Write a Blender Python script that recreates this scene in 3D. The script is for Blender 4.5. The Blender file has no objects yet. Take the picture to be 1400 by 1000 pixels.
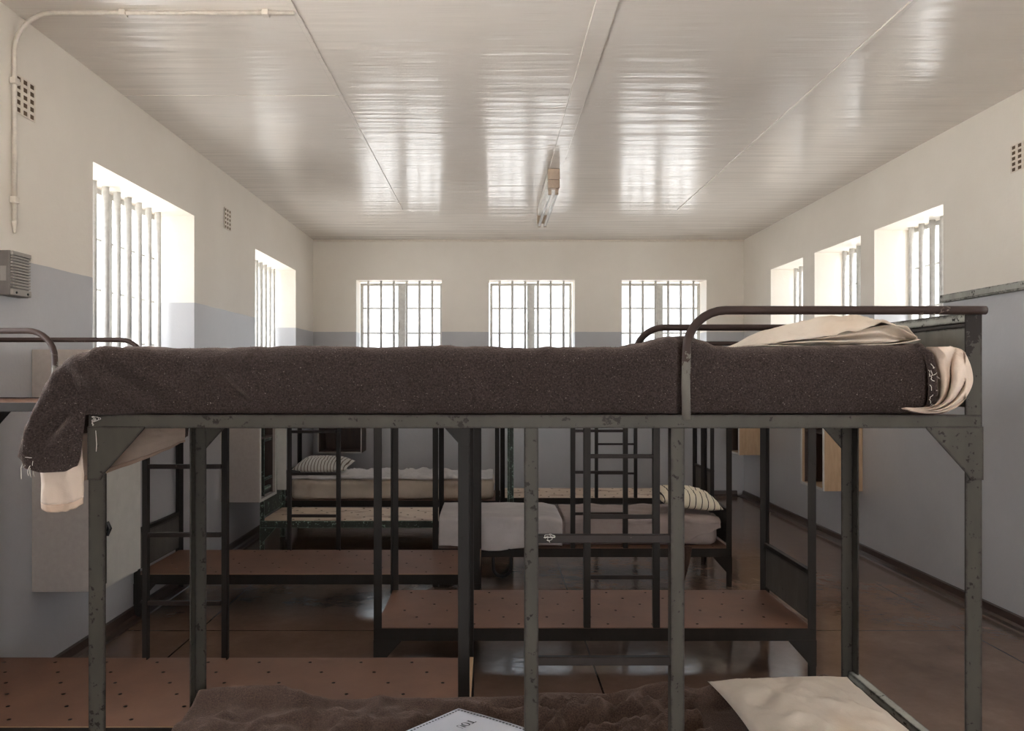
import bpy, bmesh, math, random
from mathutils import Vector, noise as NZ, Matrix

random.seed(7)
PI = math.pi
scn = bpy.context.scene
COL = scn.collection
F = 1020.0          # focal length in pixels of a 1400 px wide frame
CAMZ = 1.36         # eye height; vanishing point sits at (672, 514)

# ------------------------------------------------------------------ helpers
def tag(o, label=None, cat=None, group=None, kind=None):
    if label: o['label'] = label
    if cat: o['category'] = cat
    if group: o['group'] = group
    if kind: o['kind'] = kind
    return o

def empty(name, loc, rz=0.0):
    o = bpy.data.objects.new(name, None)
    o.empty_display_size = 0.1
    o.location = loc
    o.rotation_euler = (0, 0, rz)
    COL.objects.link(o)
    return o

class MB:
    def __init__(s):
        s.v = []; s.f = []; s.mi = []
    def add(s, vs, fs, m=0):
        b = len(s.v)
        s.v += [tuple(p) for p in vs]
        s.f += [tuple(b + i for i in q) for q in fs]
        s.mi += [m] * len(fs)
    def box(s, x0, x1, y0, y1, z0, z1, m=0):
        vs = [(x0,y0,z0),(x1,y0,z0),(x1,y1,z0),(x0,y1,z0),(x0,y0,z1),(x1,y0,z1),(x1,y1,z1),(x0,y1,z1)]
        s.add(vs, [(0,3,2,1),(4,5,6,7),(0,1,5,4),(1,2,6,5),(2,3,7,6),(3,0,4,7)], m)
    def prism(s, poly, a0, a1, axis='y', m=0):
        n = len(poly)
        def P(p, a):
            if axis == 'y': return (p[0], a, p[1])
            if axis == 'x': return (a, p[0], p[1])
            return (p[0], p[1], a)
        vs = [P(p, a0) for p in poly] + [P(p, a1) for p in poly]
        fs = [tuple(range(n)), tuple(range(2*n-1, n-1, -1))]
        fs += [(i, (i+1) % n, n + (i+1) % n, n + i) for i in range(n)]
        s.add(vs, fs, m)
    def tube(s, pts, r, n=10, caps=True, m=0, flat=1.0):
        pts = [Vector(p) for p in pts]
        rings = []
        up = None
        for i, p in enumerate(pts):
            t = (pts[min(i+1, len(pts)-1)] - pts[max(i-1, 0)]).normalized()
            if up is None:
                up = Vector((0,0,1)) if abs(t.z) < 0.9 else Vector((0,1,0))
            a = t.cross(up)
            if a.length < 1e-6: a = t.cross(Vector((1,0,0)))
            a.normalize()
            b = a.cross(t).normalized(); up = b
            rr = r[i] if isinstance(r, (list, tuple)) else r
            rings.append([p + a*math.cos(2*PI*k/n)*rr + b*math.sin(2*PI*k/n)*rr*flat for k in range(n)])
        vs = [q for R in rings for q in R]
        fs = []
        for i in range(len(rings)-1):
            for k in range(n):
                fs.append((i*n+k, i*n+(k+1) % n, (i+1)*n+(k+1) % n, (i+1)*n+k))
        if caps:
            fs.append(tuple(range(n-1, -1, -1)))
            fs.append(tuple((len(rings)-1)*n + k for k in range(n)))
        s.add(vs, fs, m)
    def slab(s, us, vs_, solid, w0, w1, M, m=0):
        """flat slab with rectangular holes, made of cells; only outer faces are kept"""
        nu, nv = len(us)-1, len(vs_)-1
        S = lambda i, j: 0 <= i < nu and 0 <= j < nv and solid(i, j)
        for i in range(nu):
            for j in range(nv):
                if not S(i, j): continue
                a, b, c, d = us[i], us[i+1], vs_[j], vs_[j+1]
                q = lambda *P: s.add([M(*p) for p in P], [(0,1,2,3)], m)
                q((a,c,w0),(b,c,w0),(b,d,w0),(a,d,w0))
                q((a,c,w1),(a,d,w1),(b,d,w1),(b,c,w1))
                if not S(i-1, j): q((a,c,w0),(a,d,w0),(a,d,w1),(a,c,w1))
                if not S(i+1, j): q((b,c,w0),(b,c,w1),(b,d,w1),(b,d,w0))
                if not S(i, j-1): q((a,c,w0),(a,c,w1),(b,c,w1),(b,c,w0))
                if not S(i, j+1): q((a,d,w0),(b,d,w0),(b,d,w1),(a,d,w1))
    def grid(s, fn, nu, nv, m=0, wrapv=False):
        vs = [fn(i/(nu-1), j/((nv) if wrapv else (nv-1))) for i in range(nu) for j in range(nv)]
        fs = []
        for i in range(nu-1):
            for j in range(nv if wrapv else nv-1):
                j2 = (j+1) % nv
                fs.append((i*nv+j, (i+1)*nv+j, (i+1)*nv+j2, i*nv+j2))
        s.add(vs, fs, m)
    def build(s, name, mats, parent=None, smooth=False, weld=True, bevel=0, solid=0, solid_off=-1, subd=0):
        me = bpy.data.meshes.new(name)
        me.from_pydata(s.v, [], s.f)
        if not isinstance(mats, (list, tuple)): mats = [mats]
        for m in mats: me.materials.append(m)
        for p, k in zip(me.polygons, s.mi): p.material_index = k
        bm = bmesh.new(); bm.from_mesh(me)
        if weld: bmesh.ops.remove_doubles(bm, verts=bm.verts, dist=1e-5)
        bmesh.ops.recalc_face_normals(bm, faces=bm.faces)
        for f in bm.faces: f.smooth = smooth
        bm.to_mesh(me); bm.free()
        o = bpy.data.objects.new(name, me)
        COL.objects.link(o)
        if parent: o.parent = parent
        if solid:
            md = o.modifiers.new('thick', 'SOLIDIFY'); md.thickness = solid; md.offset = solid_off
        if bevel:
            md = o.modifiers.new('edge', 'BEVEL'); md.width = bevel; md.segments = 2; md.limit_method = 'ANGLE'
        if subd:
            md = o.modifiers.new('sub', 'SUBSURF'); md.levels = subd; md.render_levels = subd
        return o

def lerp_list(L, x):
    if x <= L[0][0]: return L[0][1]
    for (a, b), (c, d) in zip(L, L[1:]):
        if x <= c:
            t = (x-a)/(c-a); t = t*t*(3-2*t)
            return b + (d-b)*t
    return L[-1][1]

def fbm(x, y, z, oct=3):
    v, a = 0, 1.0
    for k in range(oct):
        v += a*NZ.noise(Vector((x, y, z))); x *= 2.07; y *= 2.07; z *= 2.07; a *= 0.5
    return v

def arc(c, r, a0, a1, n, plane='xz', y=0):
    out = []
    for k in range(n+1):
        a = a0 + (a1-a0)*k/n
        p = (c[0] + r*math.cos(a), c[1] + r*math.sin(a))
        out.append((p[0], y, p[1]) if plane == 'xz' else p)
    return out

# ------------------------------------------------------------------ materials
def S(c):   # 8 bit sRGB to linear
    return tuple(((u/255)/12.92 if u/255 <= 0.04045 else ((u/255+0.055)/1.055)**2.4) for u in c) + (1,)

class Mat:
    def __init__(s, name, rough=0.6, spec=0.5):
        s.m = bpy.data.materials.new(name); s.m.use_nodes = True
        s.nt = s.m.node_tree; s.N = s.nt.nodes
        s.b = s.N['Principled BSDF']
        s.b.inputs['Roughness'].default_value = rough
        s.b.inputs['Specular IOR Level'].default_value = spec
    def n(s, t, **kw):
        x = s.N.new(t)
        for k, v in kw.items():
            if k in x.inputs: x.inputs[k].default_value = v
            else: setattr(x, k, v)
        return x
    def L(s, a, b): s.nt.links.new(a, b)
    def coords(s, kind='Object', scale=(1,1,1)):
        if kind == 'Position':
            t = s.n('ShaderNodeNewGeometry').outputs['Position']
        else:
            t = s.n('ShaderNodeTexCoord').outputs[kind]
        mp = s.n('ShaderNodeMapping'); mp.inputs['Scale'].default_value = scale
        s.L(t, mp.inputs['Vector']); return mp.outputs['Vector']
    def noise(s, vec, scale, detail=4, rough=0.6):
        t = s.n('ShaderNodeTexNoise'); t.inputs['Scale'].default_value = scale
        t.inputs['Detail'].default_value = detail; t.inputs['Roughness'].default_value = rough
        s.L(vec, t.inputs['Vector']); return t.outputs['Fac']
    def ramp(s, fac, stops):
        r = s.n('ShaderNodeValToRGB'); e = r.color_ramp.elements
        while len(e) < len(stops): e.new(0.5)
        for el, (p, c) in zip(e, stops):
            el.position = p; el.color = c if len(c) == 4 else S(c)
        s.L(fac, r.inputs['Fac']); return r.outputs['Color']
    def mix(s, fac, a, b):
        m = s.n('ShaderNodeMix', data_type='RGBA')
        for sock, v in ((m.inputs[0], fac), (m.inputs[6], a), (m.inputs[7], b)):
            if hasattr(v, 'links') or hasattr(v, 'is_linked'): s.L(v, sock)
            else: sock.default_value = v
        return m.outputs[2]
    def math(s, op, a, b=None, c=None):
        m = s.n('ShaderNodeMath', operation=op)
        for i, v in enumerate((a, b, c)):
            if v is None: continue
            if hasattr(v, 'is_linked'): s.L(v, m.inputs[i])
            else: m.inputs[i].default_value = v
        return m.outputs[0]
    def color(s, c):
        if hasattr(c, 'is_linked'): s.L(c, s.b.inputs['Base Color'])
        else: s.b.inputs['Base Color'].default_value = c
        return s
    def rough(s, v): s.L(v, s.b.inputs['Roughness']); return s
    def bump(s, h, strength=0.3, dist=0.01):
        b = s.n('ShaderNodeBump'); b.inputs['Strength'].default_value = strength
        b.inputs['Distance'].default_value = dist
        s.L(h, b.inputs['Height']); s.L(b.outputs['Normal'], s.b.inputs['Normal']); return s

BLACK = (0,0,0,1); WHITE = (1,1,1,1)

def plain(name, c, rough=0.6, nscale=30, var=0.12, bump=0.15, spec=0.5):
    M = Mat(name, rough, spec); v = M.coords('Object')
    nn = M.noise(v, nscale)
    a = S(c); lo = tuple(x*(1-var) for x in a[:3]) + (1,); hi = tuple(min(1, x*(1+var)) for x in a[:3]) + (1,)
    M.color(M.ramp(nn, [(0.3, lo), (0.7, hi)]))
    if bump: M.bump(nn, bump, 0.004)
    return M.m

def painted_metal(name, c, chip=(30,23,20), amount=0.60, rough=0.55, rust_top=False, foot=False, edge=True):
    M = Mat(name, rough, 0.22); v = M.coords('Position')
    big = M.noise(v, 15, 6, 0.75); fine = M.noise(v, 70, 3, 0.6)
    s_ = M.math('ADD', M.math('MULTIPLY', big, 0.55), M.math('MULTIPLY', fine, 0.45))
    sepz = M.n('ShaderNodeSeparateXYZ'); M.L(v, sepz.inputs[0])
    if rust_top:      # bare rust near the top of the posts
        s_ = M.math('ADD', s_, M.math('MULTIPLY', M.math('SMOOTH_MIN', M.math('MAXIMUM', M.math('SUBTRACT', sepz.outputs['Z'], 1.38), 0.0), 0.08, 0.01), 2.2))
    mask = M.ramp(s_, [(amount-0.012, BLACK), (amount+0.012, WHITE)])
    tone = M.noise(M.coords('Position', (1,1,0.3)), 14, 3)
    a = S(c)
    base = M.ramp(tone, [(0.3, tuple(x*0.80 for x in a[:3])+(1,)), (0.7, tuple(x*1.15 for x in a[:3])+(1,))])
    if foot:          # grey paint left on the uprights of the guard rails
        zz = M.math('ADD', sepz.outputs['Z'], M.math('MULTIPLY', M.math('SUBTRACT', M.noise(v, 45, 4, 0.7), 0.5), 0.22))
        base = M.mix(M.math('MULTIPLY', M.math('LESS_THAN', zz, 1.385), M.math('GREATER_THAN', zz, 1.0)), base, S((98,94,88)))
    bv = M.n('ShaderNodeBevel', samples=4); bv.inputs['Radius'].default_value = 0.009
    geo = M.n('ShaderNodeNewGeometry'); dt = M.n('ShaderNodeVectorMath', operation='DOT_PRODUCT')
    M.L(bv.outputs[0], dt.inputs[0]); M.L(geo.outputs['True Normal'], dt.inputs[1])
    ed = M.math('SUBTRACT', 1.0, dt.outputs['Value'])
    em = M.ramp(M.math('ADD', ed, M.math('MULTIPLY', M.math('SUBTRACT', M.noise(v, 38, 4, 0.7), 0.5), 0.9)), [(0.06, BLACK), (0.11, WHITE)])
    em = M.math('MULTIPLY', em, M.math('GREATER_THAN', ed, 0.015))
    if edge: mask = M.math('MAXIMUM', mask, em)
    M.color(M.mix(mask, base, S(chip)))
    M.bump(mask, 0.25, -0.003)
    return M.m

def wall_mat(name):
    M = Mat(name, 0.45); v = M.coords('Position')
    sep = M.n('ShaderNodeSeparateXYZ'); M.L(v, sep.inputs[0])
    wob = M.math('MULTIPLY_ADD', M.noise(v, 3.0, 3), 0.012, -0.006)
    z = M.math('ADD', sep.outputs['Z'], wob)
    up = M.math('GREATER_THAN', z, 1.857)
    n1 = M.noise(v, 1.3, 5); n2 = M.noise(v, 55, 3)
    top = M.ramp(n1, [(0.25, (216,208,196)), (0.75, (227,220,209))])
    low = M.ramp(n1, [(0.25, (168,167,169)), (0.75, (181,180,181))])
    M.color(M.mix(up, low, top))
    M.rough(M.math('MULTIPLY_ADD', up, 0.18, 0.30))
    h = M.math('ADD', M.math('MULTIPLY', n2, 0.4), M.math('MULTIPLY', M.noise(v, 14, 2), 0.8))
    M.bump(h, 0.28, 0.006)
    return M.m

def ceiling_mat():
    M = Mat('ceiling_gloss_paint', 0.17, 0.5)
    h = M.noise(M.coords('Position', (0.35, 5.0, 1)), 2.2, 3, 0.55)       # shallow rolling ripples across the room
    hf = M.noise(M.coords('Position', (0.8, 16.0, 1)), 2.4, 3, 0.6)        # brush drag
    v2 = M.coords('Position', (1, 1, 1)); h2 = M.noise(v2, 1.6, 2)
    M.color(M.ramp(h2, [(0.3, (222,214,204)), (0.7, (230,223,214))]))
    patch = M.ramp(M.noise(M.coords('Position', (0.5, 2.0, 1)), 1.7, 3), [(0.38, BLACK), (0.66, WHITE)])
    M.rough(M.math('MULTIPLY_ADD', M.noise(M.coords('Position', (0.7, 3, 1)), 2.2, 3), 0.16, 0.09))
    hh = M.math('ADD', M.math('MULTIPLY', h, 1.3), M.math('MULTIPLY', h2, 0.5))
    hh = M.math('ADD', hh, M.math('MULTIPLY', M.math("MULTIPLY", hf, patch), 0.30))
    M.bump(hh, 0.26, 0.022)
    return M.m

def floor_mat():
    M = Mat('polished_concrete', 0.2, 0.5); v = M.coords('Position')
    sep = M.n('ShaderNodeSeparateXYZ'); M.L(v, sep.inputs[0])
    n1 = M.noise(v, 1.6, 6, 0.65); n2 = M.noise(v, 22, 4)
    c = M.ramp(n1, [(0.25, (92,73,61)), (0.55, (120,98,85)), (0.8, (144,121,106))])
    c = M.mix(M.math('MULTIPLY', n2, 0.35), c, S((82,66,58)))
    def joint(sock, off, step):
        q = M.math('FRACT', M.math('DIVIDE', M.math('ADD', sock, off), step))
        return M.math('LESS_THAN', M.math('ABSOLUTE', M.math('SUBTRACT', q, 0.5)), 0.0022)
    wx = M.math('MULTIPLY_ADD', n1, 0.02, sep.outputs['X']); wy = M.math('MULTIPLY_ADD', n1, 0.02, sep.outputs['Y'])
    j = M.math('MAXIMUM', joint(wx, -0.49+1.02+2.04*4, 2.04), joint(wy, -3.99+1.0+2.0*6, 2.0))
    M.color(M.mix(j, c, S((40,30,26))))
    M.rough(M.math('MULTIPLY_ADD', M.noise(v, 3.5, 5, 0.7), 0.20, 0.02))
    hh = M.math('SUBTRACT', M.math('ADD', n2, M.math('MULTIPLY', M.noise(v, 7, 2), 1.4)), j)
    M.bump(hh, 0.10, 0.006)
    return M.m

def wool(name, c1, c2, fleck):
    M = Mat(name, 0.95, 0.1); v = M.coords('Object')
    n1 = M.noise(v, 260, 2, 0.7); n2 = M.noise(v, 6, 3); n3 = M.noise(M.coords('Object', (1,1,1)), 300, 2, 0.7)
    base = M.ramp(n1, [(0.32, S(c1)), (0.68, S(c2))])
    base = M.mix(M.math('MULTIPLY', n2, 0.35), base, S(c1))
    fl = M.ramp(n3, [(0.675, BLACK), (0.74, (0.8,0.8,0.8,1))])
    M.color(M.mix(fl, base, S(fleck)))
    M.b.inputs['Sheen Weight'].default_value = 0.35
    M.b.inputs['Sheen Roughness'].default_value = 0.5
    M.b.inputs['Sheen Tint'].default_value = S((190,170,160))
    M.bump(n1, 0.6, 0.004)
    return M.m

def cloth(name, c, stain=None, var=0.10):
    M = Mat(name, 0.9, 0.15); v = M.coords('Object')
    w = M.noise(v, 420, 1); n1 = M.noise(v, 5, 4, 0.6)
    a = S(c)
    base = M.ramp(n1, [(0.3, tuple(x*(1-var) for x in a[:3])+(1,)), (0.7, tuple(min(1, x*(1+var)) for x in a[:3])+(1,))])
    if stain:
        st = M.ramp(M.noise(M.coords('Object', (1,1,1)), 3.1, 3), [(0.58, BLACK), (0.72, WHITE)])
        base = M.mix(M.math('MULTIPLY', st, 0.55), base, S(stain))
    M.color(base)
    M.bump(M.math('ADD', M.math('MULTIPLY', w, 0.2), M.noise(v, 26, 3)), 0.35, 0.008)
    return M.m

def striped(name, c, line, period, width, axis='X'):
    M = Mat(name, 0.9, 0.15); v = M.coords('Object')
    sep = M.n('ShaderNodeSeparateXYZ'); M.L(v, sep.inputs[0])
    q = M.math('FRACT', M.math('ADD', M.math('DIVIDE', sep.outputs[axis], period), 20.0))
    l = M.math('LESS_THAN', M.math('ABSOLUTE', M.math('SUBTRACT', q, 0.5)), width/period/2)
    M.color(M.mix(l, S(c), S(line)))
    M.bump(M.noise(v, 18, 3), 0.35, 0.01)
    return M.m

def board_mat(name, c1, c2, stain=None, rough=0.55):
    M = Mat(name, rough); v = M.coords('Object')
    n1 = M.noise(v, 3, 5); n2 = M.noise(v, 60, 3)
    base = M.ramp(n1, [(0.3, S(c1)), (0.7, S(c2))])
    base = M.mix(M.math('MULTIPLY', n2, 0.25), base, tuple(x*0.7 for x in S(c1)[:3])+(1,))
    if stain:
        st = M.ramp(M.noise(M.coords('Object', (1.2,4,1)), 2.6, 4), [(0.56, BLACK), (0.64, WHITE)])
        base = M.mix(M.math('MULTIPLY', st, 0.7), base, S(stain))
    M.color(base); M.bump(n2, 0.1, 0.003)
    return M.m

def wood(name, c1, c2, axis_scale=(2,2,0.3), rough=0.55):
    M = Mat(name, rough); v = M.coords('Object', axis_scale)
    n1 = M.noise(v, 14, 5, 0.7)
    M.color(M.ramp(n1, [(0.3, S(c1)), (0.7, S(c2))])); M.bump(n1, 0.12, 0.003)
    return M.m

def pane_mat(T=0.46):
    m = bpy.data.materials.new('obscured_window_glass'); m.use_nodes = True
    nt = m.node_tree; N = nt.nodes; N.clear()
    out = N.new('ShaderNodeOutputMaterial'); tr = N.new('ShaderNodeBsdfTransparent'); gl = N.new('ShaderNodeBsdfGlossy')
    gl.inputs['Roughness'].default_value = 0.25
    geo = N.new('ShaderNodeNewGeometry'); no = N.new('ShaderNodeTexNoise'); no.inputs['Scale'].default_value = 26
    no.inputs['Detail'].default_value = 4
    rp = N.new('ShaderNodeValToRGB')
    rp.color_ramp.elements[0].position = 0.3; rp.color_ramp.elements[0].color = (0.86*T,0.90*T,0.94*T,1)
    rp.color_ramp.elements[1].position = 0.7; rp.color_ramp.elements[1].color = (1.04*T,1.05*T,1.05*T,1)
    mx = N.new('ShaderNodeMixShader'); mx.inputs[0].default_value = 0.05
    L = nt.links.new
    L(geo.outputs['Position'], no.inputs['Vector']); L(no.outputs['Fac'], rp.inputs['Fac'])
    L(rp.outputs['Color'], tr.inputs['Color']); L(tr.outputs[0], mx.inputs[1]); L(gl.outputs[0], mx.inputs[2])
    L(mx.outputs[0], out.inputs['Surface'])
    return m

WALL = wall_mat('two_tone_wall_paint'); CEIL = ceiling_mat(); FLOOR = floor_mat()
SKIRT = plain('dark_skirting_paint', (66,52,46), 0.3)
FRAMEW = plain('white_window_paint', (205,203,198), 0.45)
BARP = plain('white_bar_paint', (200,198,194), 0.4)
PANE = pane_mat(0.25); PANEB = pane_mat(0.105)
BEDP = painted_metal('grey_bed_paint', (66,63,57), amount=0.585)
BEDPT = painted_metal('grey_bed_paint_rusted_top', (66,63,57), amount=0.585, rust_top=True)
BEDD = painted_metal('dark_bed_paint', (38,34,31), amount=0.62)
BEDG = painted_metal('green_bed_paint', (58,62,56), chip=(140,164,150), amount=0.575)
GREENF = painted_metal('pale_green_flange', (146,172,156), chip=(60,54,46), amount=0.62)
PANELP = painted_metal('grey_panel_paint', (82,78,73), amount=0.62)
RUST = painted_metal('rusty_rail_paint', (36,28,25), chip=(84,72,66), amount=0.65, edge=False)
GUARD = painted_metal('worn_guard_rail_paint', (54,41,37), chip=(104,92,85), amount=0.62, foot=True, edge=False)
HARD = board_mat('brown_hardboard', (100,70,55), (122,88,70))
PALEB = board_mat('pale_peeling_board', (196,170,146), (214,192,168), stain=(130,92,72))
RAWEDGE = board_mat('raw_board_edge', (160,128,98), (184,150,118))
PANELA = painted_metal('light_grey_panel_paint', (128,127,120), amount=0.66)
WORN = painted_metal('worn_pale_flange', (158,158,150), amount=0.60)
DARKP = plain('dark_shade_and_strip', (44,38,34), 0.5)  # painted shade of board holes and door gap; also the strip below flanges
BLANKET = wool('grey_brown_wool', (36,30,29), (70,60,58), (158,148,142))
BLANKETB = wool('brown_wool', (50,37,32), (92,73,63), (140,120,108))
SHEET = cloth('cream_cotton', (200,183,168), stain=(172,142,118))
HEMM = cloth('tan_hem_cotton', (186,164,146))
PILLC = cloth('unbleached_pillowcase', (200,188,174), stain=(186,160,132))
WHITEC = cloth('off_white_sheet', (206,200,196))
GREYC = cloth('pale_grey_sheet', (186,179,177))
MATC = cloth('cream_mattress_ticking', (204,188,170), stain=(150,118,96))
TAUPE = cloth('taupe_sheet', (156,142,137))
STRIPE = striped('cream_black_ticking', (222,210,188), (50,44,42), 0.042, 0.006)
STRIPEB = striped('white_fine_ticking', (216,210,200), (110,92,80), 0.030, 0.007)
TAN = wood('tan_plywood', (168,138,106), (190,160,128))
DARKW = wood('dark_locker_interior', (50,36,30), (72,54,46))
LOCKG = plain('taupe_locker_paint', (160,150,143), 0.5, 40, 0.06)
LOCKW = plain('white_locker_paint', (196,193,186), 0.4, 20, 0.05)
BLK = plain('black_metal', (22,20,20), 0.5)
PLAST = plain('grey_plastic', (150,145,138), 0.5, 60, 0.05)
PLASTD = plain('dark_grey_plastic', (110,104,100), 0.5, 60, 0.05)
CREAMP = plain('cream_gloss_paint', (216,205,190), 0.35, 40, 0.05)
VENTM = plain('vent_hole_shade', (92,74,54), 0.8)
PIPEP = plain('painted_pipe', (206,197,184), 0.35)
LAMPB = plain('lamp_tan_enamel', (176,156,136), 0.45)
LAMPW = plain('lamp_white_enamel', (222,217,208), 0.35)
TUBEG = plain('fluorescent_tube_glass', (232,232,230), 0.15, 10, 0.01, 0)
PAPER = plain('white_laminated_paper', (206,207,214), 0.3, 8, 0.03, 0.02)
INK = plain('black_ink', (30,32,40), 0.6, 30, 0.02, 0)
THREAD = plain('white_thread', (210,205,196), 0.9)

# ------------------------------------------------------------------ room shell
XL, XR, YB, YR, ZC, TH = -2.02, 2.858, 8.45, -3.4, 2.90, 0.34
SILL, HEADZ = 1.30, 2.447
win_left  = [(3.78,5.07),(6.375,7.70),(1.18,2.47)]  # last one is out of view, added to supply daylight
win_right = [(4.72,5.57),(5.775,6.60),(6.845,7.635),(0.65,1.50)]  # last opening is unseen, put in for extra daylight
win_back  = [(-1.533,-0.563),(-0.025,0.944),(1.475,2.436)]
win_rear  = []
DOORX = (0.25, 1.05)  # invented doorway out of view, lets daylight in from behind

def wall(name, u0, u1, holes, M, w0, w1, label):
    us = sorted({u0, u1} | {h[0] for h in holes} | {h[1] for h in holes})
    vs = sorted({0.0, ZC} | {h[2] for h in holes} | {h[3] for h in holes})
    def solid(i, j):
        uc, vc = (us[i]+us[i+1])/2, (vs[j]+vs[j+1])/2
        return not any(h[0] < uc < h[1] and h[2] < vc < h[3] for h in holes)
    mb = MB(); mb.slab(us, vs, solid, w0, w1, M)
    o = mb.build(name, WALL)
    return tag(o, label, 'wall', kind='structure')

ML = lambda u, v, w: (XL - w, u, v)
MR = lambda u, v, w: (XR + w, u, v)
MBK = lambda u, v, w: (u, YB + w, v)
MRR = lambda u, v, w: (u, YR - w, v)
H = lambda L: [(a, b, SILL, HEADZ) for a, b in L]
wall('wall_left', YR, YB+TH, H(win_left), ML, 0, TH, 'left wall, cream above and grey-blue below, with deep barred windows')
wall('wall_right', YR, YB+TH, H(win_right), MR, 0, TH, 'right wall, cream above and grey below, with three narrow barred windows')
wall('wall_back', XL, XR, H(win_back), MBK, 0, TH, 'far end wall, cream above and grey below, with three barred windows')
wall('wall_rear', XL-TH, XR+TH, [(DOORX[0], DOORX[1], 0.0, 2.1)], MRR, 0, TH, 'near end wall behind the viewer with a doorway added to let in daylight')

mb = MB(); mb.box(XL-TH, XR+TH, YR-TH, YB+TH, -0.12, 0.0)
tag(mb.build('floor', FLOOR), 'dark brown polished concrete floor with joint lines', 'floor', kind='structure')
mb = MB(); mb.box(XL-TH, XR+TH, YR-TH, YB+TH, ZC, ZC+0.12)
tag(mb.build('ceiling', CEIL), 'glossy cream painted ceiling reflecting the windows', 'ceiling', kind='structure')

# ceiling cover strips
for k, (x, w, lab) in enumerate(((-0.83,0.022,'thin cream joint strip along the ceiling, left of the lamp'),
                                 (0.475,0.095,'broad cream cover strip along the ceiling in line with the lamp'),
                                 (1.73,0.022,'thin cream joint strip along the ceiling, right of the lamp'))):
    mb = MB(); mb.box(x-w/2, x+w/2, YR+0.01, 5.50 if w > 0.05 else 6.9, ZC-0.006, ZC+0.002)
    tag(mb.build('trim_%d' % (k+1), CEIL, bevel=0.002), lab, 'ceiling strip', kind='structure')
mb = MB(); mb.box(XL+0.002, -0.83, 4.09, 4.105, ZC-0.003, ZC+0.002)
tag(mb.build('trim_4', CEIL), 'faint cream joint strip crossing the ceiling at the left', 'ceiling strip', kind='structure')
# cornice bead where the far wall meets the ceiling
mb = MB(); mb.box(XL+0.002, XR-0.002, YB-0.02, YB-0.001, ZC-0.022, ZC-0.001)
tag(mb.build('trim_5', CREAMP), 'slim cream bead between far wall and ceiling', 'trim', kind='structure')

# skirtings: upright board with a cove foot
def skirting(name, pts_fn, label):
    prof = [(0.0005,0.0005),(0.075,0.0005),(0.070,0.006),(0.038,0.010),(0.022,0.020),(0.016,0.058),(0.0005,0.062)]
    mb = MB()
    n = len(prof)
    a = [pts_fn(0, d, z) for d, z in prof]; b = [pts_fn(1, d, z) for d, z in prof]
    mb.add(a+b, [(i, (i+1) % n, n+(i+1) % n, n+i) for i in range(n)] + [tuple(range(n)), tuple(range(2*n-1, n-1, -1))])
    return tag(mb.build(name, SKIRT), label, 'skirting', kind='structure')
skirting('baseboard_left', lambda t, d, z: (XL+d, YR+0.01 if t == 0 else YB-0.01, z), 'dark brown coved skirting along the left wall')
skirting('baseboard_right', lambda t, d, z: (XR-d, YR+0.01 if t == 0 else YB-0.01, z), 'dark brown coved skirting along the right wall')
skirting('baseboard_back', lambda t, d, z: (XL+0.08 if t == 0 else XR-0.08, YB-d, z), 'dark brown coved skirting along the far wall')

# windows: painted steel frame, panes, vertical bars
wcount = 0
def window(M, u0, u1, nbars, barw, label, glazed=True, pane=None, rad=0.020):
    global wcount
    wcount += 1
    root = empty('window_%d' % wcount, M((u0+u1)/2, SILL, 0.24))
    tag(root, label, 'window', kind='structure')
    inv = Matrix.Translation(root.location).inverted()
    ML_ = lambda u, v, w: tuple(inv @ Vector(M(u, v, w)))
    g = 0.03; b = 0.034
    a0, a1, z0, z1 = u0+0.004, u1-0.004, SILL+0.004, HEADZ-0.004
    mid = (u0+u1)/2
    us = [a0, a0+b, mid-0.042, mid+0.042, a1-b, a1]
    zs = [z0, z0+b]
    for zz in (1.566, 1.856, 2.146): zs += [zz-0.008, zz+0.008]
    zs += [z1-b, z1]
    pane_cell = lambda i, j: i in (1, 3) and j % 2 == 1
    mb = MB(); mb.slab(us, zs, lambda i, j: not pane_cell(i, j), 0.250, 0.285, ML_)
    mb.build('window_frame', FRAMEW, root, bevel=0.003)
    for pa, pb in ((a0+b*0.6, mid-0.03), (mid+0.03, a1-b*0.6)):
        if not glazed: break
        mb = MB(); mb.slab([pa, pb], [z0+b*0.6, z1-b*0.6], lambda i, j: True, 0.268, 0.269, ML_)
        mb.v = mb.v[:4]; mb.f = mb.f[:1]; mb.mi = mb.mi[:1]
        mb.build('pane', pane or PANE, root)
    if pane:
        mb = MB()
        mb.tube([ML_(mid-0.03, 1.90, 0.248), ML_(mid-0.03, 1.92, 0.235), ML_(mid-0.03, 1.97, 0.235), ML_(mid-0.03, 1.985, 0.228)], 0.006, 8)
        mb.build('latch', PLAST, root)
    for k in range(nbars):
        u = u0 + (u1-u0)*(k+0.8)/(nbars+0.6)
        r = rad
        mb = MB(); mb.tube([ML_(u, SILL-0.002, barw), ML_(u, HEADZ+0.002, barw)], r, 12)
        mb.build('bar', BARP, root, smooth=True)
    return root

pos_l = ['nearer of the two barred windows seen in the left wall', 'farther barred window in the left wall, next to the corner']
for k, (a, b) in enumerate(win_left):
    window(ML, a, b, 9, 0.20, pos_l[k] if k < 2 else 'barred window in the left wall beside the viewer', k < 2)
pos_r = ['nearest of the three barred windows in the right wall', 'middle of the three barred windows in the right wall', 'farthest barred window in the right wall, next to the corner']
for k, (a, b) in enumerate(win_right):
    window(MR, a, b, 6, 0.22, pos_r[k] if k < 3 else 'barred window in the right wall beside the viewer', k < 3)
pos_b = ['left barred window in the far wall', 'middle barred window in the far wall', 'right barred window in the far wall']
for k, (a, b) in enumerate(win_back):
    window(MBK, a, b, 6, 0.12, pos_b[k], True, PANEB, 0.0135)
for a, b in win_rear:
    window(MRR, a, b, 6, 0.12, 'barred window in the near end wall', False)

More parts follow.
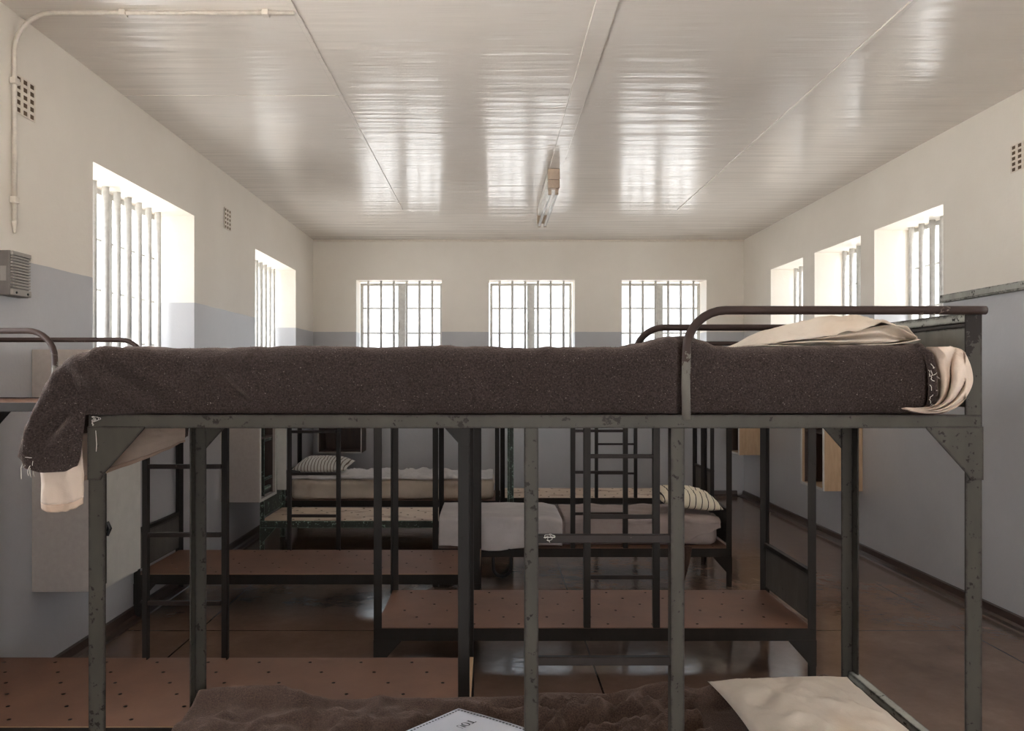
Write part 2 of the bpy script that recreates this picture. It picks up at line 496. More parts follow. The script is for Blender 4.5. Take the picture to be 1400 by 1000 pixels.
# painted trunking on the right wall
mb = MB(); mb.box(XR-0.034, XR-0.0005, -1.0, 4.70, 1.826, 1.866)
mb.box(XR-0.037, XR-0.0005, -1.0, 4.70, 1.818, 1.826)
tag(mb.build('trim_6', WORN, bevel=0.003), 'grey chipped ledge strip along the right wall at paint line height', 'wall strip', kind='structure')

# ------------------------------------------------------------------ air bricks
def vent(M, uc, zc, w, h, label):
    root = empty('air_vent', M(uc, zc, 0)); tag(root, label, 'vent', 'air vents high in the walls')
    inv = Matrix.Translation(root.location).inverted()
    T = lambda u, v, w_: tuple(inv @ Vector(M(u, v, w_)))
    us = [uc-w/2]; zs = [zc-h/2]
    for k in range(3):
        c = uc - w/2 + w*(k+0.5)/3; us += [c-w*0.105, c+w*0.105]
    for k in range(5):
        c = zc - h/2 + h*(k+0.5)/5; zs += [c-h*0.062, c+h*0.062]
    us.append(uc+w/2); zs.append(zc+h/2)
    mb = MB(); mb.slab(us, zs, lambda i, j: not (i % 2 == 1 and j % 2 == 1), -0.007, -0.003, T)
    mb.build('grille', CREAMP, root, bevel=0.001)
    mb = MB(); mb.slab([uc-w/2+0.004, uc+w/2-0.004], [zc-h/2+0.004, zc+h/2-0.004], lambda i, j: True, -0.003, -0.0005, T)  # brown plate colours in the shade inside the vent holes
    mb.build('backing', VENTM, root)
vent(ML, 3.225, 2.56, 0.14, 0.165, 'square air vent high on the left wall beside the bent conduit')
vent(ML, 5.70, 2.556, 0.14, 0.16, 'square air vent high on the left wall between its two windows')
vent(MR, 4.03, 2.547, 0.14, 0.15, 'square air vent high on the right wall at the picture edge')

# ------------------------------------------------------------------ conduit, intercom, lamp
root = empty('conduit_pipe', (XL, 3.14, 2.01))
tag(root, 'cream painted conduit bending from the left wall onto the ceiling', 'pipe')
o_ = Vector((XL, 3.14, 2.01))
rp = 0.0095; xw = XL+rp+0.003; zt = ZC-rp-0.003
pts = [(xw, 3.14, 2.01), (xw, 3.14, zt-0.16)]
for k in range(1, 9):
    a = PI/2*k/8
    pts.append((xw+0.16-0.16*math.cos(a), 3.14, zt-0.16+0.16*math.sin(a)))
pts += [(-0.83, 3.14, zt)]
mb = MB(); mb.tube([Vector(p)-o_ for p in pts], rp, 10); mb.build('pipe', PIPEP, root, smooth=True)
for z in (2.10, 2.60):
    mb = MB(); mb.box(0.0005, 0.026, -0.017, 0.017, z-2.01-0.014, z-2.01+0.014); mb.build('clip', PIPEP, root, bevel=0.003)
for x in (-1.55, -0.95):
    mb = MB(); mb.box(x-XL-0.014, x-XL+0.014, -0.017, 0.017, ZC-2.01-0.026, ZC-2.01-0.0005); mb.build('clip', PIPEP, root, bevel=0.003)
mb = MB(); mb.tube([(xw-XL, 0, 0.0), (xw-XL, 0, -0.05)], [0.012, 0.005], 10); mb.build('end_cap', PIPEP, root)

root = empty('wall_mounted_intercom', (XL, 3.05, 1.69))
tag(root, 'grey slatted intercom box screwed to the left wall', 'intercom')
mb = MB(); mb.box(0.0005, 0.050, 0, 0.13, 0.0, 0.185); mb.build('housing', PLASTD, root, bevel=0.004)
for za, zb in ((0.166,0.183),(0.002,0.028)):
    mb = MB(); mb.box(0.050, 0.062, 0.004, 0.126, za, zb); mb.build('cover_plate', PLAST, root, bevel=0.002)
for k in range(11):
    z = 0.034 + k*0.0122
    mb = MB(); mb.box(0.0495, 0.060, 0.006, 0.124, z, z+0.0075); mb.build('slat', PLAST, root, bevel=0.001)
for (y, z) in ((0.025,0.013),(0.10,0.013)):
    mb = MB(); mb.tube([(0.061,y,z),(0.065,y,z)], 0.005, 8); mb.build('screw', BLK, root)
mb = MB(); mb.box(0.012, 0.036, -0.002, 0.001, 0.06, 0.12); mb.build('side_label', PLAST, root)

root = empty('fluorescent_light', (0.462, 5.52, ZC))
tag(root, 'twin tube fluorescent batten lamp fixed to the ceiling', 'lamp')
mb = MB(); mb.box(-0.042, 0.042, 0.05, 1.30, -0.075, -0.0065); mb.build('housing', LAMPW, root, bevel=0.006)
mb = MB(); mb.box(-0.045, 0.045, 0.0, 0.05, -0.085, -0.0065); mb.box(-0.044, 0.044, 0.0, 0.06, -0.150, -0.089); mb.build('end_cap', LAMPB, root, bevel=0.004)
mb = MB(); mb.box(-0.045, 0.045, 1.30, 1.35, -0.085, -0.0065); mb.box(-0.044, 0.044, 1.29, 1.35, -0.150, -0.089); mb.build('end_cap', LAMPB, root, bevel=0.004)
for sx in (-1, 1):
    mb = MB(); mb.tube([(sx*0.026, 0.075, -0.168), (sx*0.026, 1.275, -0.168)], 0.0135, 12); mb.build('tube', TUBEG, root, smooth=True)
    for y in (0.062, 1.288):
        mb = MB(); mb.box(sx*0.026-0.012, sx*0.026+0.012, y-0.014, y+0.014, -0.186, -0.148); mb.build('lampholder', LAMPB, root, bevel=0.002)

# ------------------------------------------------------------------ bunk beds
def holed_board(x0, x1, y0, y1, z0, z1, nx, ny, r=0.0072):
    mb = MB()
    dx, dy = (x1-x0)/nx, (y1-y0)/ny
    for i in range(nx):
        for j in range(ny):
            a, b, c, d = x0+i*dx, x0+(i+1)*dx, y0+j*dy, y0+(j+1)*dy
            hole = (i+j) % 3 == 0 and 0 < i < nx-1
            for z in (z0, z1):
                if not hole:
                    mb.add([(a,c,z),(b,c,z),(b,d,z),(a,d,z)], [(0,1,2,3)])
                else:
                    cx, cy = (a+b)/2, (c+d)/2
                    out = [(b,cy),(b,d),(cx,d),(a,d),(a,cy),(a,c),(cx,c),(b,c)]
                    inn = [(cx+r*math.cos(PI/4*k), cy+r*math.sin(PI/4*k)) for k in range(8)]
                    # keep the cell square with mid-edge vertices
                    vs = [(p[0],p[1],z) for p in out] + [(p[0],p[1],z) for p in inn]
                    mb.add(vs, [(k, (k+1) % 8, 8+(k+1) % 8, 8+k) for k in range(8)])
            if hole:
                cx, cy = (a+b)/2, (c+d)/2
                inn = [(cx+r*math.cos(PI/4*k), cy+r*math.sin(PI/4*k)) for k in range(8)]
                vs = [(p[0],p[1],z0) for p in inn] + [(p[0],p[1],z1) for p in inn]
                mb.add(vs, [(k, (k+1) % 8, 8+(k+1) % 8, 8+k) for k in range(8)], 2)  # hole walls get a dark colour for the shade inside them
    for (a, b) in (((x0,y0),(x1,y0)),((x1,y0),(x1,y1)),((x1,y1),(x0,y1)),((x0,y1),(x0,y0))):
        mb.add([(a[0],a[1],z0),(b[0],b[1],z0),(b[0],b[1],z1),(a[0],a[1],z1)], [(0,1,2,3)], 1)
    return mb

ZU0, ZU1 = 1.246, 1.275       # upper rail
ZL0, ZL1 = 0.190, 0.245       # lower rail
def bunk(cx, yf, yb, half, head, lad, label, paint=None, board=None, end_bars=False, batten=False, ladder=True, rungs=(0.467,0.735,1.003), ladder_bottom=ZL1, upboard=None):
    paint = paint or BEDP; board = board or HARD; upboard = upboard or HARD
    root = empty('bunk_bed', (cx, (yf+yb)/2, 0), 0 if head > 0 else PI)
    tag(root, label, 'bunk bed', 'steel bunk beds standing in the dormitory')
    h, w = half, (yb-yf)/2
    t, a = 0.005, 0.036
    for sx in (-1, 1):
        for sy in (-1, 1):
            top = 1.508 if sx > 0 else ZU1
            mb = MB()
            X = lambda d: sx*(h-d); Y = lambda d: sy*(w-d)
            def bx(d0, d1, e0, e1, z0, z1):
                mb.box(min(X(d0),X(d1)), max(X(d0),X(d1)), min(Y(e0),Y(e1)), max(Y(e0),Y(e1)), z0, z1)
            # angle iron: an L in plan
            P = [(X(0),Y(0)),(X(a),Y(0)),(X(a),Y(t)),(X(t),Y(t)),(X(t),Y(a)),(X(0),Y(a))]
            mb.prism(P, 0.0, top, 'z')
            mb.build('post', BEDPT if paint is BEDP and sx > 0 else paint, root, bevel=0.0012)
    for sy in (-1, 1):
        Y = lambda d: sy*(w-d)
        for (z0, z1, nm) in ((ZU0, ZU1, 'upper_side_rail'), (ZL0, ZL1, 'lower_side_rail')):
            P = [(Y(-0.0015), z0), (Y(0.0035), z0), (Y(0.0035), z1-0.016), (Y(0.034), z1-0.016), (Y(0.034), z1-0.012), (Y(0.0035), z1-0.012),(Y(0.0035), z1),(Y(-0.0015), z1)]
            mb = MB(); mb.prism(P, -h+0.001, h-0.001, 'x'); mb.build(nm, paint, root, bevel=0.001)
            for sx in (-1, 1):
                X = lambda d: sx*(h-d)
                G = [(X(-0.0005), z0+0.004), (X(0.124), z0+0.004), (X(0.122), z0-0.002), (X(a), z0-0.098), (X(a-0.008), z0-0.112), (X(-0.0005), z0-0.112)]
                y0, y1 = sorted((Y(-0.004), Y(0.0)))
                mb = MB(); mb.prism(G, y0, y1, 'y'); mb.build('gusset_plate', paint, root, bevel=0.0008)
    for sx in (-1, 1):
        for (z0, z1, nm) in ((ZU0, ZU1-0.014, 'upper_end_rail'), (ZL0+0.01, ZL1-0.014, 'lower_end_rail')):
            x0, x1 = sorted((sx*(h-0.002), sx*(h-0.007)))
            mb = MB(); mb.box(x0, x1, -w+0.006, w-0.006, z0, z1); mb.build(nm, paint, root)
    mb = holed_board(-h+0.008, h-0.010, -w+0.006, w-0.006, ZL1-0.012, ZL1+0.002, 29, 6, 0.011 if board is PALEB else 0.0072)
    mb.build('lower_base_board', [board, RAWEDGE if batten else board, DARKP], root)
    mb = holed_board(-h+0.008, h-0.010, -w+0.006, w-0.006, ZU1-0.0155, ZU1-0.0035, 29, 6)
    mb.build('upper_base_board', [upboard, upboard, DARKP], root)
    if batten:
        mb = MB(); mb.box(-h+0.0005, -h+0.020, -w+0.04, w-0.04, ZL1+0.003, ZL1+0.018)
        tag(mb.build('foot_batten', RAWEDGE, root, bevel=0.002), 'pale bare wood strip')
    for (z0, z1, nm) in ((0.262, 0.492, 'lower_head_panel'), (1.29, 1.500, 'upper_head_panel')):
        mb = MB(); mb.box(h-0.009, h-0.006, -w+0.006, w-0.006, z0, z1-0.002)
        mb.box(h-0.014, h-0.0055, -w+0.03, w-0.03, z1-0.030, z1-0.024, 1)
        p = mb.build(nm, [PANELP if paint is BEDD else (PANELA if paint is BEDP else paint), DARKP], root)
        mb = MB(); mb.box(h-0.018, h+0.006, -w+0.006, w-0.006, z1-0.004, z1); mb.box(h-0.018, h-0.0155, -w+0.006, w-0.006, z1-0.022, z1-0.004)
        tag(mb.build('top_flange', WORN if paint is BEDP else (GREENF if paint is BEDG else paint), p, bevel=0.001))
    gx = lad[1] + 0.018
    for sy in (-1, 1):
        y = sy*(w+0.0015)
        R = 0.085
        zt_ = 1.502
        P = [(gx, y, ZU1-0.01), (gx-0.002, y, ZU1+0.06), (gx, y, zt_-R)]
        for k in range(1, 9):
            aa = PI - PI/2*k/8
            P.append((gx+R+R*math.cos(aa), y, zt_-R+R*math.sin(aa)))
        P += [(h-0.01, y, zt_), (h+0.006, y, zt_)]
        mb = MB(); mb.tube(P, 0.0095, 12); mb.build('guard_rail', GUARD, root, smooth=True)
    for lx in (lad if ladder else ()):
        mb = MB()
        P = [(lx-0.015, -w+0.0045), (lx+0.015, -w+0.0045), (lx+0.015, -w+0.009), (lx-0.0105, -w+0.009), (lx-0.0105, -w+0.030), (lx-0.015, -w+0.030)]
        mb.prism(P, ladder_bottom, ZU0+0.006, 'z'); mb.build('ladder_rail', paint, root, bevel=0.001)
    for z in (rungs if ladder else ()):
        mb = MB(); mb.box(lad[0]+0.012, lad[1]-0.012, -w+0.010, -w+0.026, z-0.009, z+0.009); mb.build('rung', RUST if paint is not BEDG else paint, root, bevel=0.002)
    if end_bars:
        for z in (0.557, 0.86):
            mb = MB(); mb.box(h-0.026, h-0.006, -w+0.005, w-0.005, z-0.011, z+0.011); mb.build('end_bar', paint, root, bevel=0.002)
    return root

bedA = bunk(0.095, 1.619, 2.197, 0.970, +1, (-0.008, 0.310), 'nearest bunk bed, its top bunk under a thick grey-brown blanket')
bedM = bunk(0.456, 3.29, 3.88, 0.976, +1, (-0.033, 0.273), 'bunk bed with bare brown lower board, second from the viewer on the right', paint=BEDD)
bedN = bunk(0.585, 4.81, 5.40, 0.965, +1, (-0.059, 0.281), 'bunk bed with rumpled grey bedding and a striped pillow below', paint=BEDD)
bedO = bunk(1.058, 6.80, 7.40, 0.972, +1, (-0.100, 0.258), 'farthest bunk bed on the right with a pale bare lower board', paint=BEDD, board=PALEB)
bedL1 = bunk(-1.035, 2.36, 2.95, 0.965, -1, (0.015, 0.328), 'bunk bed with bare brown boards at lower left, close behind the nearest bed', paint=BEDD, batten=True)
bedL2 = bunk(-1.035, 4.18, 4.77, 0.970, -1, (-0.058, 0.255), 'bunk bed with bare brown lower board in front of the green bed', paint=BEDD, batten=True)
bedL3 = bunk(-0.805, 5.73, 6.31, 0.975, -1, (-0.05, 0.255), 'pale green peeling bunk bed with stained pale lower board', paint=BEDG, board=PALEB, end_bars=True, ladder=False)
bedL4 = bunk(-0.905, 6.66, 7.26, 0.975, -1, (-0.05, 0.255), 'farthest bunk bed on the left with a cream mattress below', paint=BEDD, ladder=False)

# ------------------------------------------------------------------ soft goods
def soft_box(x0, x1, y0, y1, z0, z1, r, n=(40,14,6), amp=0.004, sc=7, seed=0, top_only=False, ripple=0.0):
    lo = Vector((x0,y0,z0)); hi = Vector((x1,y1,z1))
    mb = MB(); nx, ny, nz = n
    def put(p):
        p = Vector(p)
        c = Vector([min(max(p[i], lo[i]+r), hi[i]-r) for i in range(3)])
        d = p - c
        if d.length > 1e-9: p = c + d.normalized()*r; nn = d.normalized()
        else: nn = Vector((0,0,1))
        k = amp*fbm(p.x*sc+seed, p.y*sc, p.z*sc, 3)
        if ripple and p.z > z1-r*1.2: k += ripple*abs(fbm(p.x*11+seed, p.y*5, 3.1, 2))
        if p.z < z0 + 0.01: k = 0
        return p + nn*k
    L = lambda a, b, t: a+(b-a)*t
    for (fn, a, b) in (
        (lambda u, v: put((L(x0,x1,u), L(y0,y1,v), z1)), nx, ny),
        (lambda u, v: put((L(x0,x1,u), L(y0,y1,v), z0)), nx, ny),
        (lambda u, v: put((L(x0,x1,u), y0, L(z0,z1,v))), nx, nz),
        (lambda u, v: put((L(x0,x1,u), y1, L(z0,z1,v))), nx, nz),
        (lambda u, v: put((x0, L(y0,y1,u), L(z0,z1,v))), ny, nz),
        (lambda u, v: put((x1, L(y0,y1,u), L(z0,z1,v))), ny, nz)):
        mb.grid(fn, a+1, b+1)
    return mb

def drape(x0, x1, yf, yb, zt, zb, zbb, r, nx, nj, disp, tuck=0.0):
    """cloth lying over a block: every argument after x1 is a function of x"""
    mb = MB()
    def fn(u, v):
        x = x0 + (x1-x0)*u
        f, b, t, l, lb = yf(x), yb(x), zt(x), zb(x), zbb(x)
        rr = max(0.002, min(r, (t-max(l, lb))*0.5, (b-f)*0.49))
        segs = [('l', f, l, f, t-rr), ('a', f+rr, t-rr), ('l', f+rr, t, b-rr, t), ('b', b-rr, t-rr), ('l', b, t-rr, b, lb)]
        lens = [max(1e-4, t-rr-l), rr*PI/2, max(1e-4, b-f-2*rr), rr*PI/2, max(1e-4, t-rr-lb)]
        W = [0.40, 0.10, 0.30, 0.06, 0.14]      # share of columns for each stretch
        s = v
        for k, wgt in enumerate(W):
            if s <= wgt or k == 4:
                q = min(1.0, s/wgt); break
            s -= wgt
        if k == 0: y, z, n = f, l+(t-rr-l)*q, Vector((0,-1,0))
        elif k == 1:
            a_ = PI - PI/2*q; y, z = f+rr+rr*math.cos(a_), t-rr+rr*math.sin(a_); n = Vector((0, math.cos(a_), math.sin(a_)))
        elif k == 2: y, z, n = f+rr+(b-f-2*rr)*q, t, Vector((0,0,1))
        elif k == 3:
            a_ = PI/2 - PI/2*q; y, z = b-rr+rr*math.cos(a_), t-rr+rr*math.sin(a_); n = Vector((0, math.cos(a_), math.sin(a_)))
        else: y, z, n = b, t-rr+(lb-(t-rr))*q, Vector((0,1,0))
        d = disp(x, y, z, k, q)
        return (x + 0.0, y + n.y*d, z + n.z*d)
    mb.grid(fn, nx, nj)
    return mb

def pillow(name, mat, loc, w, d, h, label, rz=0.0, tilt=(0,0), seed=0, group=None, pinch=0.16):
    mb = MB(); n = 44
    def surf(sgn):
        def fn(u, v):
            a, b = u*2-1, v*2-1
            t = (max(0, 1-abs(a)**2.6)*max(0, 1-abs(b)**2.6))**0.55
            px = a*w/2*(1-pinch*(1-abs(a))*0.2 - 0.07*(1-abs(b)**2)*abs(a)**6)
            py = b*d/2*(1-0.07*(1-abs(a)**2)*abs(b)**6)
            z = sgn*t*h/2*(0.75 if sgn < 0 else 1.25)
            z += (0.010*fbm(a*2.2+seed, b*2.2, sgn*2.0, 3) + 0.007*(1-abs(fbm(a*1.7+b*1.1+seed, b*1.5-a*.6, 5.0, 2)))**4 - 0.002)*t*(1 if sgn > 0 else 0.3)
            return (px, py, z)
        return fn
    mb.grid(surf(1), n, n); mb.grid(surf(-1), n, n)
    o = mb.build(name, mat, smooth=True)
    o.location = loc; o.rotation_euler = (tilt[0], tilt[1], rz)
    return tag(o, label, 'pillow', group)

def fuzz(name, src, parent, mat, count, length, keep, seed=3):
    rnd = random.Random(seed)
    me = src.data; polys = [p for p in me.polygons if keep(p.center)]
    mb = MB()
    tot = [p.area for p in polys]
    for p in rnd.choices(polys, tot, k=count):
        vs = [me.vertices[i].co for i in p.vertices]
        a, b = rnd.random(), rnd.random()
        if len(vs) == 4: q = (vs[0]*(1-a)+vs[1]*a)*(1-b) + (vs[3]*(1-a)+vs[2]*a)*b
        else: q = p.center
        nn = p.normal
        dr = (nn*rnd.uniform(0.15, 0.9) + Vector((rnd.gauss(0,0.6), rnd.gauss(0,0.6), rnd.gauss(0,0.6)))).normalized()
        L_ = length*rnd.uniform(0.4, 1.3)
        sd = dr.cross(Vector((rnd.gauss(0,1), rnd.gauss(0,1), rnd.gauss(0,1)))).normalized()*0.00035
        m_ = q + dr*L_*0.55; e = q + dr*L_ + Vector((rnd.gauss(0,1), rnd.gauss(0,1), rnd.gauss(0,1)))*L_*0.25
        mb.add([q-sd, q+sd, m_+sd*0.8, m_-sd*0.8, e], [(0,1,2,3), (3,2,4)])
    o = mb.build(name, mat, parent, weld=False)
    return tag(o, kind='stuff')

def seg_dist(p, a, b):
    ax, ay = a; bx, by = b; px, py = p
    dx, dy = bx-ax, by-ay
    t = max(0, min(1, ((px-ax)*dx+(py-ay)*dy)/(dx*dx+dy*dy)))
    return math.hypot(px-ax-t*dx, py-ay-t*dy), t

# --- nearest bed, top bunk
mb = soft_box(-0.850, 0.990, 1.672, 2.135, 1.2725, 1.392, 0.04, amp=0.002)
tag(mb.build('mattress', MATC, smooth=True), 'cream mattress under the blanket on the nearest top bunk', 'mattress', 'mattresses on the bunks')

px = lambda x: (x-672)/620.0
pz = lambda y: CAMZ + (514-y)/620.0
def qx(a): return (a-672)/(637.0 if a < 118 else 620.0)
def qz(a, b): return CAMZ + (514-b)/(637.0 if a < 118 else 620.0)
top_prof = [(qx(a), qz(a, b)) for a, b in ((27,622),(34,596),(42,572),(55,541),(66,518),(78,501),(92,489),(110,481),(140,476.5),(180,475.5),(260,476),(340,475),(420,474),(520,475),(600,474.5),(680,476),(735,474),(745,473),(770,476),(800,476.5),(855,476),(882,471),(905,464),(922,459.5),(932,460),(946,461),(965,467),(985,474),(1010,476),(1100,473),(1245,472),(1258,470),(1268,473),(1276,482))]
bot_front = [(qx(a), qz(a, b)) for a, b in ((27,628),(36,641),(60,646),(88,645),(106,638),(112,626),(115,602),(117,568))] + [(px(132),pz(566)),(px(300),pz(566)),(px(900),pz(566)),(px(1230),pz(566)),(px(1262),pz(560)),(px(1278),pz(548))]
bot_back = [(qx(a), qz(a, b)) for a, b in ((27,626),(45,636),(95,634),(110,626),(115,590),(117,573))] + [(px(300),pz(566)),(px(1270),pz(566))]
folds = [((98,488),(150,575),13,0.007),((128,484),(232,562),10,0.013),((52,590),(104,520),9,-0.005),((78,600),(118,560),8,0.012),((285,505),(352,562),7,0.009),((330,540),(372,566),5,0.004),((500,486),(566,566),14,0.006),((640,480),(690,560),16,0.005),((770,480),(800,560),9,0.003)]
GRX = 0.095 + 0.310 + 0.018
def disp_top(x, y, z, k, q):
    d = (0.006 if x > -0.84 else 0.003)*fbm(x*7, z*9+2, y*6, 3) + 0.0016*fbm(x*31, z*31, y*31, 2) + 0.005*fbm(x*4.1+5, z*2.0, 0, 2)
    if k <= 1:
        P = (672+620*x, 514-620*(z-CAMZ))
        for a, b, wd, am in folds:
            ds, t = seg_dist(P, a, b)
            d -= am*math.exp(-(ds/wd)**2)*math.sin(PI*min(1, max(0.15, t)))
            d += 0.6*am*math.exp(-((ds-wd*1.7)/wd)**2)*math.sin(PI*min(1, max(0.15, t)))
        d -= 0.010*math.exp(-((x-GRX)/0.014)**2)
        d = min(d, 0.013)
        if k == 0: d -= 0.010*(1-q)**2
    elif k == 2:
        d -= 0.008*math.exp(-((x-GRX)/0.02)**2)*0
    return d
edge_x = lambda x: max(0.0, min(1.0, (-0.885-x)/0.02))
yf_top = lambda x: 1.648 - 0.060*(lambda t: t*t*(3-2*t))(max(0, min(1, (-0.74-x)/0.135))) + 0.05*max(0, min(1, (-0.985-x)/0.06))**2
yb_top = lambda x: 2.162 + 0.012*edge_x(x) - 0.10*max(0, min(1, (-0.985-x)/0.06))**2
blk = drape(qx(27), px(1273), yf_top, yb_top, lambda x: lerp_list(top_prof, x), lambda x: lerp_list(bot_front, x), lambda x: lerp_list(bot_back, x), 0.034, 380, 92, disp_top)
bl = blk.build('blanket', BLANKET, smooth=True, solid=0.004, solid_off=0)
tag(bl, 'thick grey-brown wool blanket over the nearest top bunk, drooping off its left end', 'blanket', 'wool blankets')
fuzz('wool_fuzz', bl, bl, BLANKET, 15000, 0.0042, lambda c: c.y < 1.72 or c.x < -0.9)
# rolled hem and frayed ends
mb = MB()
hp = [(0.966, 1.640, 1.295), (0.968, 1.634, 1.33), (0.965, 1.633, 1.37), (0.958, 1.636, 1.405), (0.950, 1.66, 1.424), (0.948, 1.80, 1.424), (0.948, 2.0, 1.42), (0.950, 2.15, 1.40)]
P = []
for (a, b) in zip(hp, hp[1:]):
    for k in range(6):
        t = k/6; q = [a[i]+(b[i]-a[i])*t for i in range(3)]
        j = 0.0025*fbm(q[1]*40, q[2]*40, 1, 2)
        P.append((q[0]+j, q[1]+j, q[2]+j))
mb.tube(P, [0.009+0.002*fbm(i*0.7, 0, 0, 2) for i in range(len(P))], 10); mb.build('rolled_hem', BLANKET, bl, smooth=True)
rnd = random.Random(11)
mb = MB()
for k in range(34):
    if k < 16:
        b = Vector((qx(rnd.uniform(32, 60)), 1.592+rnd.uniform(0, 0.03), qz(40, rnd.uniform(618, 640))))
        dr = Vector((rnd.uniform(-0.6, 0.2), -0.3, rnd.uniform(-1, 0.2)))
        L_ = rnd.uniform(0.008, 0.03)
    else:
        b = Vector((0.960+rnd.uniform(-0.006, 0.004), 1.627, rnd.uniform(1.29, 1.41)))
        dr = Vector((rnd.uniform(-1, 1), -0.5, rnd.uniform(-1, 1))); L_ = rnd.uniform(0.006, 0.014)
    pts = [b]
    for s_ in range(4):
        dr = (dr + Vector((rnd.gauss(0, .3), rnd.gauss(0, .2), rnd.gauss(0, .3)-0.15))).normalized(); pts.append(pts[-1]+dr*L_/4*1.2)
    mb.tube(pts, 0.0006, 4)
# one long thread at the drooping tip
mb.tube([(qx(34), 1.60, qz(34,628)), (qx(30), 1.598, qz(30,640)), (qx(30.5), 1.598, qz(30,655))], 0.0008, 4)
tag(mb.build('frayed_threads', THREAD, bl), 'pale frayed wool ends', kind='stuff')

# sheet: drape off the foot end and the bunch at the head end
sh = empty('bed_sheet', (0.095, 1.9, 1.27)); o_ = Vector(sh.location)
tag(sh, 'cream cotton sheet showing below and beyond the blanket on the nearest top bunk', 'sheet', 'sheets on the bunks')
path = [(-0.884,1.613,1.082),(-0.910,1.607,1.070),(-0.945,1.605,1.066),(-0.978,1.620,1.076),(-0.984,1.68,1.098),(-0.945,1.76,1.118),(-0.912,1.86,1.136),(-0.897,1.98,1.148),(-0.892,2.08,1.160),(-0.890,2.165,1.168)]
def along(path, t):
    f = t*(len(path)-1); i = min(int(f), len(path)-2); q = f-i
    p0 = path[max(i-1,0)]; p1 = path[i]; p2 = path[i+1]; p3 = path[min(i+2,len(path)-1)]
    return tuple(0.5*((2*p1[k]) + (-p0[k]+p2[k])*q + (2*p0[k]-5*p1[k]+4*p2[k]-p3[k])*q*q + (-p0[k]+3*p1[k]-3*p2[k]+p3[k])*q**3) for k in range(3))
def sheet_fn(v0, v1):
    def fn(u, v):
        x, y, zb = along(path, u); vv = v0+(v1-v0)*v
        z = 1.225*(1-vv) + zb*vv
        r = 0.006*vv*math.sin(u*34+vv*2) + 0.010*fbm(u*7, vv*3, 2, 3)
        return (x-o_.x - 0.2*r, y-o_.y+r, z-o_.z + 0.003*fbm(u*11, 3, 1, 2)*vv)
    return fn
mb = MB(); mb.grid(sheet_fn(0, 0.90), 90, 20); fd = mb.build('foot_drape', SHEET, sh, smooth=True, solid=0.0015)
mb = MB(); mb.grid(sheet_fn(0.90, 1.0), 90, 5)
tag(mb.build('hem', HEMM, fd, smooth=True, solid=0.003), 'tan stitched hem')
mb = MB()
OUT = [(1300,474),(1316,479),(1325,494),(1330,512),(1329,528),(1318,547),(1298,562),(1268,566),(1232,559)]
INN = [(1266,475),(1272,490),(1276,505),(1280,520),(1281,534),(1280,546),(1274,553),(1262,557),(1240,558)]
sx_ = lambda x: (x-672)/632.0
sz_ = lambda y: CAMZ+(514-y)/632.0
def bunch(u, v):
    a = along([(p[0],p[1],0) for p in OUT], u); b = along([(p[0],p[1],0) for p in INN], u)
    X = b[0]+(a[0]-b[0])*v; Yp = b[1]+(a[1]-b[1])*v
    nf = 0.6 + 3.2*min(1, u*1.25)            # folds gather towards the lower corner
    rid = abs(math.sin(PI*(v*nf + 0.12 + 0.10*math.sin(u*7))))**0.6
    amp = 0.012 + 0.038*math.sin(PI*min(1, v*1.05))*min(1, 0.25+u*1.3)
    dep = 1.662 - 0.030*min(1, v*2.2) - amp*rid + 0.004*fbm(X*0.06, Yp*0.06, 2, 3)
    if X > 1319: dep = min(dep, 1.612)
    dep -= 0.002
    return ((X-672)*dep/F-o_.x, dep-o_.y, CAMZ+(514-Yp)*dep/F-o_.z)
mb.grid(bunch, 70, 40)
mb.build('head_bunch', SHEET, sh, smooth=True, solid=0.0015)
mb = soft_box(0.996, 1.038, 1.668, 2.10, 1.2725, 1.412, 0.02, n=(6,16,8), amp=0.004)
for i in range(len(mb.v)): mb.v[i] = tuple(Vector(mb.v[i])-o_)
mb.build('tucked_end', SHEET, sh, smooth=True)

# folded pillowcase on the top bunk
pil = empty('pillow', (0.75, 1.85, 1.436)); o_ = Vector(pil.location)
tag(pil, 'flat cream folded pillowcase with open mouth lying on the grey-brown blanket', 'pillow', 'pillows')
sx2 = lambda x: (x-672)/598.0
sz2 = lambda y: CAMZ+(514-y)/598.0
ridge = [(1034,471),(1052,458),(1072,447),(1100,440),(1130,433),(1160,429.5),(1195,432),(1218,439),(1236,449),(1247,458),(1252,464)]
lip   = [(1034,471.5),(1052,469),(1072,466),(1100,463),(1130,459),(1160,453),(1195,445.5),(1215,443.5),(1230,446),(1243,456),(1251,464)]
low   = [(1034,472),(1052,473.2),(1072,474),(1100,473.8),(1130,473.5),(1160,473),(1195,471.5),(1215,470),(1230,468),(1243,466),(1251,465)]
def pc_top(u, v):
    R = along([(a,b,0) for a, b in ridge], u); Lp = along([(a,b,0) for a, b in lip], u)
    X = sx2(R[0]); yfront = 1.690 + 0.012*math.sin(u*9); yback = 2.03
    zr, zl = sz2(R[1]), sz2(Lp[1])
    if v < 0.35:
        q = v/0.35; y = yfront + 0.06*q; z = zl + (zr-zl)*math.sin(q*PI/2)
    else:
        q = (v-0.35)/0.65; y = yfront+0.06 + (yback-yfront-0.06)*q; z = zr + (1.432-zr)*(q**2.2)
    z += 0.009*fbm(u*9, v*6, 1, 4)*math.sin(PI*min(1, max(0, u)))
    return (X-o_.x, y-o_.y, z-o_.z)
def pc_low(u, v):
    R = along([(a,b,0) for a, b in low], u)
    X = sx2(R[0]); y = 1.684 + 0.346*v; z = max(1.4265, sz2(R[1])-0.002) + 0.001*math.sin(u*14)
    return (X-o_.x, y-o_.y, z-o_.z)
